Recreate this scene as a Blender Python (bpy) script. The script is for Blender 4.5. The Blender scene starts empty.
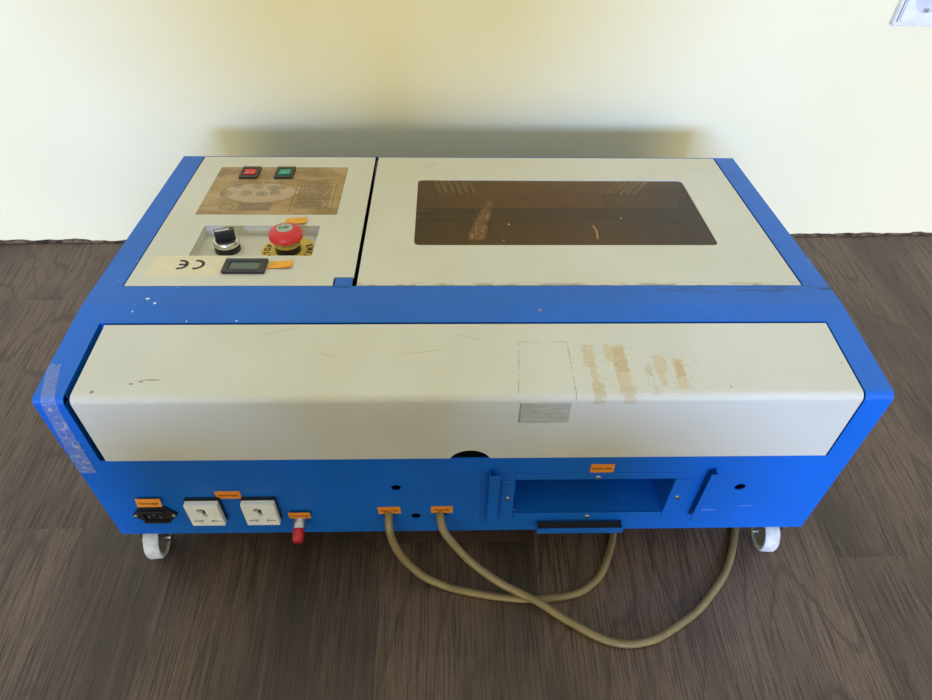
import bpy, bmesh, math, random
from mathutils import Matrix, Vector
random.seed(7)
C = bpy.context.scene
COL = C.collection
pi = math.pi
I4 = Matrix.Identity(4)

BAND, WIN, WCOL = 6.6, 270, (.72, .73, .59, 1)
# ------------------------------------------------------------------ sizes
ZB, H, D1, DT, Z2 = 0.072, 0.315, 0.128, 0.494, 0.2735     # case: underside, top, start of the slope, depth, far height
HW = 0.400
TA = (H - Z2) / (DT - D1)
SL = math.hypot(DT - D1, H - Z2)
ca = (DT - D1) / SL; sa = (H - Z2) / SL
# frame of the sloping top: u = x, v = away along the slope, w = out of the metal
SLOPE = Matrix(((1, 0, 0, 0), (0, ca, sa, D1), (0, -sa, ca, H), (0, 0, 0, 1)))
# frame of the near face: u = x, v = up, w = towards the camera
FACE = Matrix(((1, 0, 0, 0), (0, 0, -1, 0), (0, 1, 0, 0), (0, 0, 0, 1)))
def V(y): return (y - D1) / ca
FLIP = Matrix.Rotation(pi, 4, 'Z')
def T(x, y, z=0): return Matrix.Translation((x, y, z))

# ------------------------------------------------------------------ linking
WORLD = {}
def link(name, me, mat, parent=None, M=I4, smooth=False):
    o = bpy.data.objects.new(name, me); COL.objects.link(o)
    if mat is not None:
        for m in (mat if isinstance(mat, (list, tuple)) else [mat]): me.materials.append(m)
    place(o, M, parent)
    if smooth:
        for p in me.polygons: p.use_smooth = True
    return o
def place(o, M, parent=None):
    o.parent = parent
    if parent is not None: o.matrix_parent_inverse = WORLD.get(parent.name, I4).inverted()
    o.matrix_basis = M
    WORLD[o.name] = M.copy()
def obj(name, bm, mat, parent=None, M=I4, smooth=False, bevel=0, seg=2):
    bmesh.ops.remove_doubles(bm, verts=bm.verts, dist=1e-6)
    bmesh.ops.recalc_face_normals(bm, faces=bm.faces)
    me = bpy.data.meshes.new(name); bm.to_mesh(me); bm.free()
    o = link(name, me, mat, parent, M, smooth)
    if smooth:
        try: me.set_sharp_from_angle(angle=math.radians(38))
        except Exception: pass
    if bevel:
        b = o.modifiers.new('bevel', 'BEVEL'); b.width = bevel; b.segments = seg; b.limit_method = 'ANGLE'
        b.angle_limit = math.radians(40)
    return o
def empty(name, loc):
    o = bpy.data.objects.new(name, None); COL.objects.link(o); place(o, Matrix.Translation(loc)); o.empty_display_size = .05
    return o
def tag(o, label=None, cat=None, group=None, kind=None):
    if label: o['label'] = label
    if cat: o['category'] = cat
    if group: o['group'] = group
    if kind: o['kind'] = kind
    return o

# ------------------------------------------------------------------ shapes
def NB(): return bmesh.new()
def box(bm, x0, x1, y0, y1, z0, z1, M=I4):
    vs = [bm.verts.new(M @ Vector(c)) for c in ((x0,y0,z0),(x1,y0,z0),(x1,y1,z0),(x0,y1,z0),(x0,y0,z1),(x1,y0,z1),(x1,y1,z1),(x0,y1,z1))]
    for f in ((0,3,2,1),(4,5,6,7),(0,1,5,4),(1,2,6,5),(2,3,7,6),(3,0,4,7)): bm.faces.new([vs[i] for i in f])
    return bm
def prism(bm, pts, z0, z1, M=I4):
    a = [bm.verts.new(M @ Vector((x, y, z0))) for x, y in pts]; b = [bm.verts.new(M @ Vector((x, y, z1))) for x, y in pts]
    bm.faces.new(a[::-1]); bm.faces.new(b); n = len(pts)
    for i in range(n): bm.faces.new((a[i], a[(i+1) % n], b[(i+1) % n], b[i]))
    return bm
def lathe(bm, prof, M=I4, seg=40, cap=True):
    rings = []
    for r, h in prof:
        if r < 1e-7: rings.append([bm.verts.new(M @ Vector((0, 0, h)))])
        else: rings.append([bm.verts.new(M @ Vector((r*math.cos(2*pi*i/seg), r*math.sin(2*pi*i/seg), h))) for i in range(seg)])
    for A, B in zip(rings, rings[1:]):
        for i in range(seg):
            j = (i+1) % seg
            if len(A) == 1 and len(B) == 1: break
            if len(A) == 1: bm.faces.new((A[0], B[i], B[j]))
            elif len(B) == 1: bm.faces.new((A[i], A[j], B[0]))
            else: bm.faces.new((A[i], A[j], B[j], B[i]))
    if cap:
        if len(rings[0]) > 1: bm.faces.new(rings[0][::-1])
        if len(rings[-1]) > 1: bm.faces.new(rings[-1])
    return bm
def cyl(bm, r, h0, h1, M=I4, seg=32): return lathe(bm, [(r, h0), (r, h1)], M, seg)
def rrect(x0, x1, y0, y1, r, n=6):
    P = []
    for cx, cy, a in ((x1-r, y1-r, 0), (x0+r, y1-r, pi/2), (x0+r, y0+r, pi), (x1-r, y0+r, 1.5*pi)):
        for i in range(n+1):
            t = a + pi/2*i/n; P.append((cx + r*math.cos(t), cy + r*math.sin(t)))
    return P
def smooth_path(pts, n=8):
    P = [Vector(p) for p in pts]; out = []
    for i in range(len(P)-1):
        p0 = P[max(i-1, 0)]; p1 = P[i]; p2 = P[i+1]; p3 = P[min(i+2, len(P)-1)]
        for k in range(n):
            t = k/n
            out.append(.5*((2*p1) + (p2-p0)*t + (2*p0-5*p1+4*p2-p3)*t*t + (3*p1-p0-3*p2+p3)*t**3))
    out.append(P[-1]); return out
def tube(bm, pts, r, seg=16, inner=None):
    n = len(pts); rings = []; rin = []
    t0 = (pts[1]-pts[0]).normalized(); up = Vector((0, 0, 1)) if abs(t0.z) < .9 else Vector((1, 0, 0))
    nrm = (up - t0*up.dot(t0)).normalized()
    for i, p in enumerate(pts):
        t = (pts[min(i+1, n-1)] - pts[max(i-1, 0)]).normalized()
        nrm = (nrm - t*nrm.dot(t)).normalized(); b = t.cross(nrm)
        rings.append([bm.verts.new(p + (nrm*math.cos(2*pi*k/seg) + b*math.sin(2*pi*k/seg))*r) for k in range(seg)])
    for A, B in zip(rings, rings[1:]):
        for k in range(seg): bm.faces.new((A[k], A[(k+1) % seg], B[(k+1) % seg], B[k]))
    bm.faces.new(rings[0][::-1]); bm.faces.new(rings[-1])
    return bm
def diff(bm, cutter):
    """bm minus cutter, as a new bmesh"""
    bmesh.ops.recalc_face_normals(bm, faces=bm.faces); bmesh.ops.recalc_face_normals(cutter, faces=cutter.faces)
    a = bpy.data.meshes.new('a'); bm.to_mesh(a); bm.free(); b = bpy.data.meshes.new('b'); cutter.to_mesh(b); cutter.free()
    oa = bpy.data.objects.new('a', a); ob = bpy.data.objects.new('b', b); COL.objects.link(oa); COL.objects.link(ob)
    m = oa.modifiers.new('m', 'BOOLEAN'); m.operation = 'DIFFERENCE'; m.solver = 'EXACT'; m.object = ob
    dg = bpy.context.evaluated_depsgraph_get(); dg.update()
    me = bpy.data.meshes.new_from_object(oa.evaluated_get(dg))
    out = bmesh.new(); out.from_mesh(me)
    bpy.data.objects.remove(oa); bpy.data.objects.remove(ob)
    for x in (a, b, me): bpy.data.meshes.remove(x)
    return out
def text_bm(bm, s, size, M, depth=.00015, bold=0.0, align='CENTER', sx=1.0):
    cu = bpy.data.curves.new('t', 'FONT'); cu.body = s; cu.size = size; cu.extrude = depth; cu.align_x = align; cu.align_y = 'CENTER'
    cu.offset = bold; cu.resolution_u = 3
    o = bpy.data.objects.new('t', cu); COL.objects.link(o)
    dg = bpy.context.evaluated_depsgraph_get(); dg.update()
    me = bpy.data.meshes.new_from_object(o.evaluated_get(dg)); me.transform(M @ Matrix.Diagonal((sx, 1, 1, 1)))
    bm.from_mesh(me); bpy.data.objects.remove(o); bpy.data.curves.remove(cu); bpy.data.meshes.remove(me)
    return bm

# ------------------------------------------------------------------ node helper
class NT:
    def __init__(s, name):
        s.m = bpy.data.materials.new(name); s.m.use_nodes = True; s.t = s.m.node_tree; s.t.nodes.clear()
        s.out = s.t.nodes.new('ShaderNodeOutputMaterial'); s._co = None
    def n(s, ty, **kw):
        x = s.t.nodes.new(ty)
        for k, v in kw.items(): setattr(x, k, v)
        return x
    def L(s, a, b): s.t.links.new(a, b)
    def set(s, sock, v):
        if hasattr(v, 'is_linked') or isinstance(v, bpy.types.NodeSocket): s.L(v, sock)
        else: sock.default_value = v
    def math(s, op, a, b=None, c=None, clamp=False):
        x = s.n('ShaderNodeMath', operation=op); x.use_clamp = clamp
        s.set(x.inputs[0], a)
        if b is not None: s.set(x.inputs[1], b)
        if c is not None: s.set(x.inputs[2], c)
        return x.outputs[0]
    def co(s):
        if s._co is None:
            s._co = s.n('ShaderNodeTexCoord').outputs['Object']
            q = s.n('ShaderNodeSeparateXYZ'); s.L(s._co, q.inputs[0]); s.x, s.y, s.z = q.outputs
        return s._co
    def mapped(s, scale, loc=(0, 0, 0), rot=(0, 0, 0)):
        x = s.n('ShaderNodeMapping'); s.L(s.co(), x.inputs[0]); x.inputs['Scale'].default_value = scale
        x.inputs['Location'].default_value = loc; x.inputs['Rotation'].default_value = rot; return x.outputs[0]
    def noise(s, scale, vec=None, detail=4, rough=.55, dist=0):
        x = s.n('ShaderNodeTexNoise'); s.L(vec if vec is not None else s.co(), x.inputs['Vector'])
        x.inputs['Scale'].default_value = scale; x.inputs['Detail'].default_value = detail
        x.inputs['Roughness'].default_value = rough; x.inputs['Distortion'].default_value = dist
        return x.outputs['Fac']
    def ramp(s, v, a, b, lo=0., hi=1.):
        x = s.n('ShaderNodeMapRange', interpolation_type='SMOOTHSTEP'); s.L(v, x.inputs[0])
        for i, k in enumerate((a, b, lo, hi)): x.inputs[i+1].default_value = k
        return x.outputs[0]
    def mix(s, f, a, b, mode='MIX'):
        x = s.n('ShaderNodeMix', data_type='RGBA', blend_type=mode)
        s.set(x.inputs[0], f); s.set(x.inputs[6], a if not isinstance(a, tuple) else (*a, 1)[:4]); s.set(x.inputs[7], b if not isinstance(b, tuple) else (*b, 1)[:4])
        return x.outputs[2]
    def mul(s, *a):
        r = a[0]
        for b in a[1:]: r = s.math('MULTIPLY', r, b)
        return r
    def box(s, a0, a1, b0, b1, soft=.001, A=None, B=None):
        """soft box mask, 1 inside"""
        A = s.x if A is None else A; B = s.y if B is None else B
        return s.mul(s.ramp(A, a0-soft, a0+soft), s.ramp(A, a1-soft, a1+soft, 1, 0), s.ramp(B, b0-soft, b0+soft), s.ramp(B, b1-soft, b1+soft, 1, 0))
    def ell(s, cx, cy, rx, ry, A=None, B=None):
        """distance in radii from an ellipse centre"""
        A = s.x if A is None else A; B = s.y if B is None else B
        a = s.math('DIVIDE', s.math('SUBTRACT', A, cx), rx); b = s.math('DIVIDE', s.math('SUBTRACT', B, cy), ry)
        return s.math('SQRT', s.math('ADD', s.mul(a, a), s.mul(b, b)))
    def wob(s, v, scale, amp, seed=0):
        return s.math('ADD', v, s.mul(s.math('SUBTRACT', s.noise(scale, s.mapped((1, 1, 1), (seed, seed*.7, 0))), .5), amp))
    def bump(s, h, strength=.3, dist=.001):
        x = s.n('ShaderNodeBump'); s.L(h, x.inputs['Height']); x.inputs['Strength'].default_value = strength; x.inputs['Distance'].default_value = dist
        return x.outputs[0]
    def bsdf(s, col, rough=.5, metal=0., spec=.5, normal=None, **kw):
        b = s.n('ShaderNodeBsdfPrincipled')
        s.set(b.inputs['Base Color'], col if not isinstance(col, tuple) else (*col, 1)[:4])
        s.set(b.inputs['Roughness'], rough); s.set(b.inputs['Metallic'], metal); b.inputs['Specular IOR Level'].default_value = spec
        if normal is not None: s.L(normal, b.inputs['Normal'])
        for k, v in kw.items(): s.set(b.inputs[k], v)
        s.b = b; s.L(b.outputs[0], s.out.inputs[0]); return s.m
def simple(name, col, rough=.5, metal=0., spec=.5, var=.06, scale=60, **kw):
    n = NT(name); n.co()
    f = n.noise(scale)
    c = n.mix(n.ramp(f, .3, .7), tuple(k*(1-var) for k in col), tuple(min(1, k*(1+var)) for k in col))
    return n.bsdf(c, rough, metal, spec, **kw)

# ------------------------------------------------------------------ materials
CREAM = (.64, .62, .52)
BLUE = (.006, .125, .62)
def m_blue():
    n = NT('blue_powder_paint'); n.co()
    c = n.mix(n.ramp(n.noise(9), .3, .7), (.002, .116, .50), (.003, .130, .57))
    # black rub marks along the lid edge, pale paint chips and a chalky scuff
    xn = n.wob(n.y, 60, .010, 2)
    strip = n.mul(n.ramp(n.x, .05, .38), n.ramp(xn, .146, .152), n.ramp(xn, .158, .163, 1, 0), n.ramp(n.noise(260, n.mapped((.12, 1, 1))), .50, .60))
    c = n.mix(n.mul(strip, .8), c, (.02, .03, .05))
    sc = n.mul(n.ramp(n.noise(130, n.mapped((.35, 1, 1), (3, 1, 0)), 2), .735, .76), .55)
    c = n.mix(sc, c, (.32, .42, .6))
    for cx, cy, rx, ry in ((-.336, .139, .0022, .0016), (-.326, .131, .0016, .0018), (-.345, .118, .0010, .0010), (-.236, .104, .0011, .0011), (-.286, .103, .0009, .0009)):
        e = n.mul(n.ramp(n.wob(n.ell(cx, cy, rx, ry), 900, 1.0), .8, 1.1, 1, 0), n.ramp(n.z, .29, .30))
        c = n.mix(e, c, (.75, .8, .85))
    e = n.mul(n.ramp(n.wob(n.ell(.0757, .1188, .0022, .0016), 700, .8), .8, 1.1, 1, 0), n.ramp(n.z, .29, .30))
    c = n.mix(e, c, (.5, .17, .09))
    for cx, cz, rx, rz in ((.275, .113, .012, .0022), (.318, .121, .009, .0016), (.268, .112, .0025, .002), (.086, .212, .0012, .0012), (-.325, .199, .001, .001)):
        e = n.mul(n.ramp(n.wob(n.ell(cx, cz, rx, rz, B=n.z), 500, 1.4), .7, 1.1, 1, 0), n.ramp(n.y, .002, .004, 1, 0), n.ramp(n.noise(700), .42, .55))
        c = n.mix(n.mul(e, .32), c, (.35, .5, .85))
    return n.bsdf(c, .42, 0, .38, n.bump(n.noise(900, None, 2), .12, .0004))
def m_cream(name, extra=None):
    n = NT(name); n.co()
    c = n.mix(n.ramp(n.noise(7), .35, .7), (.625, .60, .49), (.66, .64, .54))
    spk = n.ramp(n.noise(420, None, 1), .76, .80)
    c = n.mix(n.mul(spk, .25), c, (.25, .2, .13))
    if extra: c = extra(n, c)
    return n.bsdf(c, .46, 0, .4, n.bump(n.noise(1000, None, 2), .10, .0004))
def cover_marks(n, c):
    # world coordinates: the cover's object origin is the machine's
    top = n.ramp(n.z, H-.006, H-.002); face = n.math('SUBTRACT', 1, top)
    xa = n.wob(n.x, 140, .010, 1); ya = n.wob(n.y, 150, .014, 4)
    flake = n.ramp(n.noise(420, None, 4, .7), .30, .50)
    def patch(x0, x1, y0, y1, sh, col=(.60, .48, .28), k=.8):
        xs = n.math('ADD', xa, n.mul(n.y, sh))
        return n.mul(n.box(x0, x1, y0, y1, .0012, xs, ya), flake, n.ramp(n.z, H-.012, H-.008), k), col
    for a in ((.1115, .1230, .038, .068, .0), (.1160, .1225, .003, .045, .0), (.1150, .1265, -.006, .018, .0, (.55, .46, .29), .8),
              (.1335, .1400, .044, .067, .0), (.1400, .1535, .006, .068, .0), (.1440, .1560, -.005, .014, .0, (.55, .46, .29), .8), (.1410, .1540, .030, .064, .0, (.52, .34, .16), .5),
              (.1790, .1915, .028, .053, .0), (.1815, .1870, .012, .036, .0), (.1970, .2080, .010, .049, .0), (.1990, .2070, .024, .046, .0, (.5, .30, .14), .5), (.1690, .176, .026, .040, .0, (.5, .38, .22), .5), (.1720, .1800, .004, .014, .0, (.5, .38, .22), .4)):
        f, col = patch(*a); c = n.mix(f, c, col)
    dk = n.mul(n.ramp(n.noise(900, n.mapped((1, .5, 1), (5, 0, 0)), 2), .62, .70), n.box(.110, .222, -.004, .07, .006), top)
    c = n.mix(n.mul(dk, .5), c, (.28, .16, .06))
    dk = n.mul(n.ramp(n.noise(1100, n.mapped((1, .4, 1), (9, 0, 0)), 2), .70, .76), n.box(.16, .235, .01, .085, .006), top)
    c = n.mix(n.mul(dk, .6), c, (.22, .18, .10))
    # outline of a clear tape patch over the bend
    xt = n.wob(n.x, 300, .0010, 3)
    xl = n.math('ADD', xt, n.mul(n.math('SUBTRACT', .0725, n.y), n.ramp(n.x, .06, .09, .075, -.01)))
    o1 = n.box(.0495, .0985, -.02, .0725, .0004, xl); o2 = n.box(.0503, .0977, -.02, .0717, .0004, xl)
    line = n.mul(n.math('SUBTRACT', o1, o2, None, True), n.ramp(n.noise(180), .38, .55), n.ramp(n.z, H-.0075, H-.0065))
    c = n.mix(n.mul(line, .75), c, (.25, .21, .12))
    zt = n.wob(n.z, 90, .006, 3)
    pf = n.mul(n.ramp(xt, .0460, .0470), n.ramp(xt, .0945, .0955, 1, 0), n.ramp(zt, H-.0385, H-.0375), n.ramp(n.z, H-.010, H-.007, 1, 0))
    pf2 = n.mul(pf, n.ramp(n.noise(300, n.mapped((.2, 1, 1))), .3, .7, .45, .8))
    c = n.mix(pf2, c, (.33, .31, .22))
    edge = n.mul(pf, n.ramp(xt, .0475, .0485, 1, 0)); c = n.mix(n.mul(edge, .7), c, (.15, .13, .1))
    for cx, cy, rx, ry in ((-.3073, .0221, .0024, .0013), (-.3484, .0097, .0020, .0020), (-.2980, .0240, .009, .0008), (-.3158, .0192, .0022, .0012), (.365, .042, .0012, .001), (.2465, .012, .0012, .001)):
        e = n.mul(n.ramp(n.wob(n.ell(cx, cy, rx, ry), 800, 1.0), .7, 1.2, 1, 0), top)
        c = n.mix(n.mul(e, .75), c, (.16, .13, .09))
    for x0, y0, x1, y1 in ((-.13, .052, -.145, .058), (-.17, .094, -.205, .083), (-.065, .056, -.025, .062), (-.01, .083, .012, .075)):
        L = math.hypot(x1-x0, y1-y0); dx, dy = (x1-x0)/L, (y1-y0)/L
        u = n.math('ADD', n.mul(n.math('SUBTRACT', n.x, x0), dx), n.mul(n.math('SUBTRACT', n.y, y0), dy))
        v = n.math('ADD', n.mul(n.math('SUBTRACT', n.x, x0), -dy), n.mul(n.math('SUBTRACT', n.y, y0), dx))
        e = n.mul(n.box(0, L, -.0004, .0004, .0004, u, v), top); c = n.mix(n.mul(e, .45), c, (.3, .2, .1))
    return c
def lid_marks(n, c):
    # u, v on the slope
    tx = n.ramp(n.noise(900, n.mapped((.55, .30, 1), (2, 0, 0)), 1), .58, .66)
    for a in ((-.060, .030, .303, .345), (.075, .165, .300, .345)):
        m = n.mul(n.box(*a, .012), tx); c = n.mix(n.mul(m, .22), c, (.38, .25, .12))
    L = .022; u = n.math('ADD', n.mul(n.math('ADD', n.x, .052), .72), n.mul(n.math('SUBTRACT', n.y, .328), .69))
    v = n.math('ADD', n.mul(n.math('ADD', n.x, .052), -.69), n.mul(n.math('SUBTRACT', n.y, .328), .72))
    c = n.mix(n.mul(n.box(0, L, -.0006, .0006, .0004, u, v), .6), c, (.2, .17, .12))
    d = n.mul(n.ramp(n.y, .042, .036), 1.0)
    e = n.mul(n.ramp(n.y, .036, .043, 1, 0), n.ramp(n.noise(150, n.mapped((.3, 1, 1))), .45, .6)); c = n.mix(n.mul(e, .7), c, (.33, .25, .13))
    return c
def m_floor():
    n = NT('dark_walnut_laminate'); n.co()
    # planks run away from the camera, offset joints
    W = .192; Ln = 1.285
    xs = n.math('DIVIDE', n.math('ADD', n.x, .105), W); idx = n.math('FLOOR', xs); fx = n.math('FRACT', xs)
    ys = n.math('DIVIDE', n.math('ADD', n.math('ADD', n.y, .003), n.mul(n.math('SUBTRACT', idx, 3), .437)), Ln); fy = n.math('FRACT', ys)
    pid = n.math('ADD', n.mul(idx, 13.37), n.mul(n.math('FLOOR', ys), 7.13))
    cv = n.n('ShaderNodeCombineXYZ'); n.L(n.math('ADD', n.x, n.mul(pid, .37)), cv.inputs[0]); n.L(n.math('ADD', n.y, n.mul(pid, .91)), cv.inputs[1]); P = cv.outputs[0]
    def mp(sc):
        x = n.n('ShaderNodeMapping'); n.L(P, x.inputs[0]); x.inputs['Scale'].default_value = sc; return x.outputs[0]
    big = n.noise(3.2, mp((1.6, .55, 1)), 3, .5, .6)
    # cathedral figure: bands across a warped field
    fld = n.math('ADD', n.mul(n.noise(2.0, mp((2.2, .50, 1)), 2, .45, .5), 9.0), n.mul(n.noise(14, mp((1.5, .3, 1)), 2), .8))
    band = n.math('ABSOLUTE', n.math('SUBTRACT', n.math('FRACT', n.mul(fld, 1.4)), .5))
    fine = n.noise(480, mp((1, .020, 1)), 4, .7)
    fine2 = n.noise(70, mp((1, .022, 1)), 6, .72, .3)
    hair = n.noise(800, mp((1, .03, 1)), 2, .6)
    knots = n.ramp(n.noise(5, mp((1.2, .7, 1)), 1), .74, .82)
    c = n.mix(n.ramp(big, .34, .66), (.056, .036, .029), (.150, .095, .064))
    c = n.mix(n.mul(n.ramp(fine2, .45, .70), .45), c, (.185, .128, .092))
    c = n.mix(n.mul(n.ramp(fine, .48, .60), .75), c, (.026, .016, .012))
    c = n.mix(n.mul(n.ramp(hair, .56, .68), n.ramp(big, .4, .6, .10, .45)), c, (.23, .15, .09))
    c = n.mix(n.mul(n.ramp(band, .0, .10, 1, 0), n.ramp(big, .35, .6, .12, .50)), c, (.034, .022, .016))
    spots = n.noise(1300, mp((1, .10, 1)), 1, .5)
    c = n.mix(n.mul(n.ramp(spots, .56, .66), .30), c, (.020, .012, .009))
    c = n.mix(n.mul(knots, .6), c, (.022, .014, .011))
    gap = n.math('MAXIMUM', n.ramp(n.math('ABSOLUTE', n.math('SUBTRACT', fx, .5)), .4955, .4985), n.mul(n.ramp(n.math('ABSOLUTE', n.math('SUBTRACT', fy, .5)), .4992, .4997), .5))
    c = n.mix(n.mul(gap, .35), c, (.018, .012, .010))
    h = n.math('SUBTRACT', n.mul(fine, .6), n.mul(gap, 1.2))
    return n.bsdf(c, n.ramp(fine2, .3, .7, .42, .56), 0, .5, n.bump(h, .22, .0006))
def m_wall():
    n = NT('cream_wall_paint'); n.co()
    c = n.mix(n.ramp(n.noise(2.3), .3, .7), (.88, .82, .56), (.91, .85, .60))
    return n.bsdf(c, .85, 0, .2, n.bump(n.noise(160, n.mapped((.4, 1, 1)), 3), .12, .0015))
def m_plate():
    """brown, worn instruction plate (u right, v away); the print is upside down for the camera"""
    n = NT('stained_brass_coloured_label'); n.co()
    c = n.mix(n.ramp(n.noise(18, None, 5, .6, .8), .3, .7), (.25, .148, .050), (.45, .29, .12))
    c = n.mix(n.mul(n.ramp(n.noise(60, n.mapped((.35, 1, 1)), 4), .5, .65), .5), c, (.50, .36, .19))
    xa = n.wob(n.x, 70, .016, 1); ya = n.wob(n.y, 70, .014, 5)
    def X(px): return px
    # pale peeled blotch with round pictograms
    e = n.ramp(n.ell(-.268, V(.378), .049, .028, xa, ya), .92, 1.0, 1, 0); c = n.mix(n.mul(e, .8), c, (.50, .36, .23))
    e = n.ramp(n.ell(-.222, V(.384), .026, .010, xa, ya), .92, 1.0, 1, 0); c = n.mix(n.mul(e, .6), c, (.50, .36, .23))
    rim = n.mul(n.ramp(n.ell(-.268, V(.378), .051, .029, xa, ya), .94, .99), n.ramp(n.ell(-.268, V(.378), .051, .029, xa, ya), 1.0, 1.05, 1, 0))
    c = n.mix(n.mul(rim, .5), c, (.20, .11, .04))
    txt = n.ramp(n.noise(700, n.mapped((1, 1.3, 1)), 2), .44, .56)
    for px, py, r in ((-.3110, .3740, .0078), (-.2857, .3750, .0075), (-.2650, .3745, .0075), (-.2480, .377, .0072), (-.3004, .3960, .0060), (-.2740, .3965, .0072), (-.2530, .391, .0075), (-.2420, .391, .0060)):
        d = n.ell(px, V(py), r, r)
        ring = n.mul(n.ramp(d, .60, .74), n.ramp(d, .95, 1.08, 1, 0)); c = n.mix(n.mul(ring, txt, .85), c, (.09, .09, .06))
        c = n.mix(n.mul(n.ramp(d, .6, .8, 1, 0), txt, .8), c, (.10, .10, .07))
    d = n.ell(-.3025, V(.3385), .0085, .0085)
    c = n.mix(n.mul(n.ramp(d, .9, 1.0, 1, 0), .45), c, (.30, .28, .16)); ring = n.mul(n.ramp(d, .80, .88), n.ramp(d, .98, 1.06, 1, 0)); c = n.mix(n.mul(ring, .7), c, (.13, .11, .06))
    b = n.box(-.2885, -.2455, V(.328), V(.350), .0007, n.wob(n.x, 120, .003, 8)); c = n.mix(n.mul(b, .75), c, (.17, .10, .055))
    c = n.mix(n.mul(b, n.ramp(n.noise(170, None, 3, .6, 1.), .5, .6), .5), c, (.33, .22, .14))
    # framed block of small print on the right
    o1 = n.box(-.2222, -.1690, V(.3275), V(.4050), .0003); o2 = n.box(-.2210, -.1702, V(.3285), V(.4040), .0003)
    c = n.mix(n.mul(n.math('SUBTRACT', o1, o2, None, True), .75), c, (.11, .07, .03))
    rows = n.ramp(n.math('FRACT', n.mul(n.y, 210)), .30, .42)
    words = n.ramp(n.noise(520, n.mapped((1, .25, 1)), 1), .36, .44)
    ink = n.mul(n.box(-.2175, -.1735, V(.334), V(.400), .0006), rows, words)
    c = n.mix(n.mul(ink, .8), c, (.11, .075, .035))
    o = n.box(-.3362, -.1603, .1925, .3272, .0008); o = n.math('SUBTRACT', 1, o); c = n.mix(n.mul(o, .55), c, (.10, .07, .04))
    return n.bsdf(c, .38, 0, .5)
def m_pane():
    n = NT('amber_acrylic'); n.co()
    tr = n.n('ShaderNodeBsdfTransparent'); tr.inputs[0].default_value = (.88, .70, .35, 1)
    gl = n.n('ShaderNodeBsdfGlossy'); gl.inputs['Roughness'].default_value = .06; gl.inputs[0].default_value = (1, 1, 1, 1)
    fr = n.n('ShaderNodeFresnel'); fr.inputs[0].default_value = 1.45
    geo = n.n('ShaderNodeNewGeometry')
    rf = n.mul(fr.outputs[0], n.math('SUBTRACT', 1, geo.outputs['Backfacing']), n.ramp(n.z, -.0024, -.0020), .8)
    a = n.n('ShaderNodeMixShader'); n.L(rf, a.inputs[0]); n.L(tr.outputs[0], a.inputs[1]); n.L(gl.outputs[0], a.inputs[2])
    # dusty skin: a brown streak and a small hooked line
    df = n.n('ShaderNodeBsdfDiffuse')
    v0 = n.math('SUBTRACT', n.y, .20)
    curve = n.math('SUBTRACT', n.x, n.math('ADD', .0275, n.math('ADD', n.mul(v0, .24), n.mul(v0, v0, .6))))
    curve = n.wob(curve, 90, .006, 2)
    wdt = n.ramp(n.y, .13, .26, .012, .006)
    sm = n.mul(n.ramp(n.math('DIVIDE', n.math('ABSOLUTE', curve), wdt), .55, 1.1, 1, 0), n.ramp(n.y, .128, .140), n.ramp(n.y, .19, .262, 1, 0), n.ramp(n.noise(420, n.mapped((1, .25, 1)), 3), .38, .62, .25, 1))
    v1 = n.math('DIVIDE', n.math('SUBTRACT', n.y, .152), .02)
    c2 = n.math('SUBTRACT', n.x, n.math('SUBTRACT', .1630, n.mul(v1, v1, .0035)))
    s2 = n.mul(n.ramp(n.math('ABSOLUTE', c2), .0008, .0022, 1, 0), n.ramp(n.y, .134, .138), n.ramp(n.y, .166, .174, 1, 0))
    dots = n.ramp(n.ell(.0560, .1715, .0014, .0022), .8, 1.1, 1, 0)
    dots = n.math('MAXIMUM', dots, n.ramp(n.ell(.0470, .133, .0010, .0014), .8, 1.1, 1, 0))
    dots = n.math('MAXIMUM', dots, n.ramp(n.ell(.1995, .187, .0012, .0018), .8, 1.1, 1, 0))
    pale = n.mul(n.ramp(n.wob(n.ell(.262, .160, .009, .012), 60, .6), .5, 1.2, 1, 0), .10)
    col = n.mix(dots, (.46, .25, .12), (.85, .85, .75)); n.L(col, df.inputs[0])
    f = n.math('MAXIMUM', n.mul(sm, .55), n.math('MAXIMUM', n.mul(s2, .75), n.mul(dots, .9)))
    f = n.math('MAXIMUM', f, n.math('MAXIMUM', pale, n.ramp(n.noise(30, None, 3), .3, .8, .015, .05)))
    f = n.mul(f, n.ramp(n.z, -.0024, -.0020))
    b = n.n('ShaderNodeMixShader'); n.L(f, b.inputs[0]); n.L(a.outputs[0], b.inputs[1]); n.L(df.outputs[0], b.inputs[2]); n.L(b.outputs[0], n.out.inputs[0])
    return n.m
def m_tape():
    n = NT('clear_packing_tape'); n.co()
    tr = n.n('ShaderNodeBsdfTransparent'); tr.inputs[0].default_value = (.95, .96, .97, 1)
    h = n.noise(260, None, 4, .65, .6)
    gl = n.n('ShaderNodeBsdfGlossy'); gl.inputs['Roughness'].default_value = .18; n.L(n.bump(h, 1., .004), gl.inputs['Normal'])
    df = n.n('ShaderNodeBsdfDiffuse'); df.inputs[0].default_value = (.75, .76, .78, 1)
    a = n.n('ShaderNodeMixShader'); a.inputs[0].default_value = .5; n.L(gl.outputs[0], a.inputs[1]); n.L(df.outputs[0], a.inputs[2])
    f = n.math('ADD', .20, n.mul(n.ramp(n.noise(190, n.mapped((1, 1, 1), (4, 2, 0)), 4, .7), .50, .66), n.ramp(n.z, .300, .312, .55, .05)), None, True)
    b = n.n('ShaderNodeMixShader'); n.L(f, b.inputs[0]); n.L(tr.outputs[0], b.inputs[1]); n.L(a.outputs[0], b.inputs[2]); n.L(b.outputs[0], n.out.inputs[0])
    return n.m
def m_lcd():
    return simple('grey_green_liquid_crystal', (.10, .135, .115), .2, 0, .5, .05)
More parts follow.
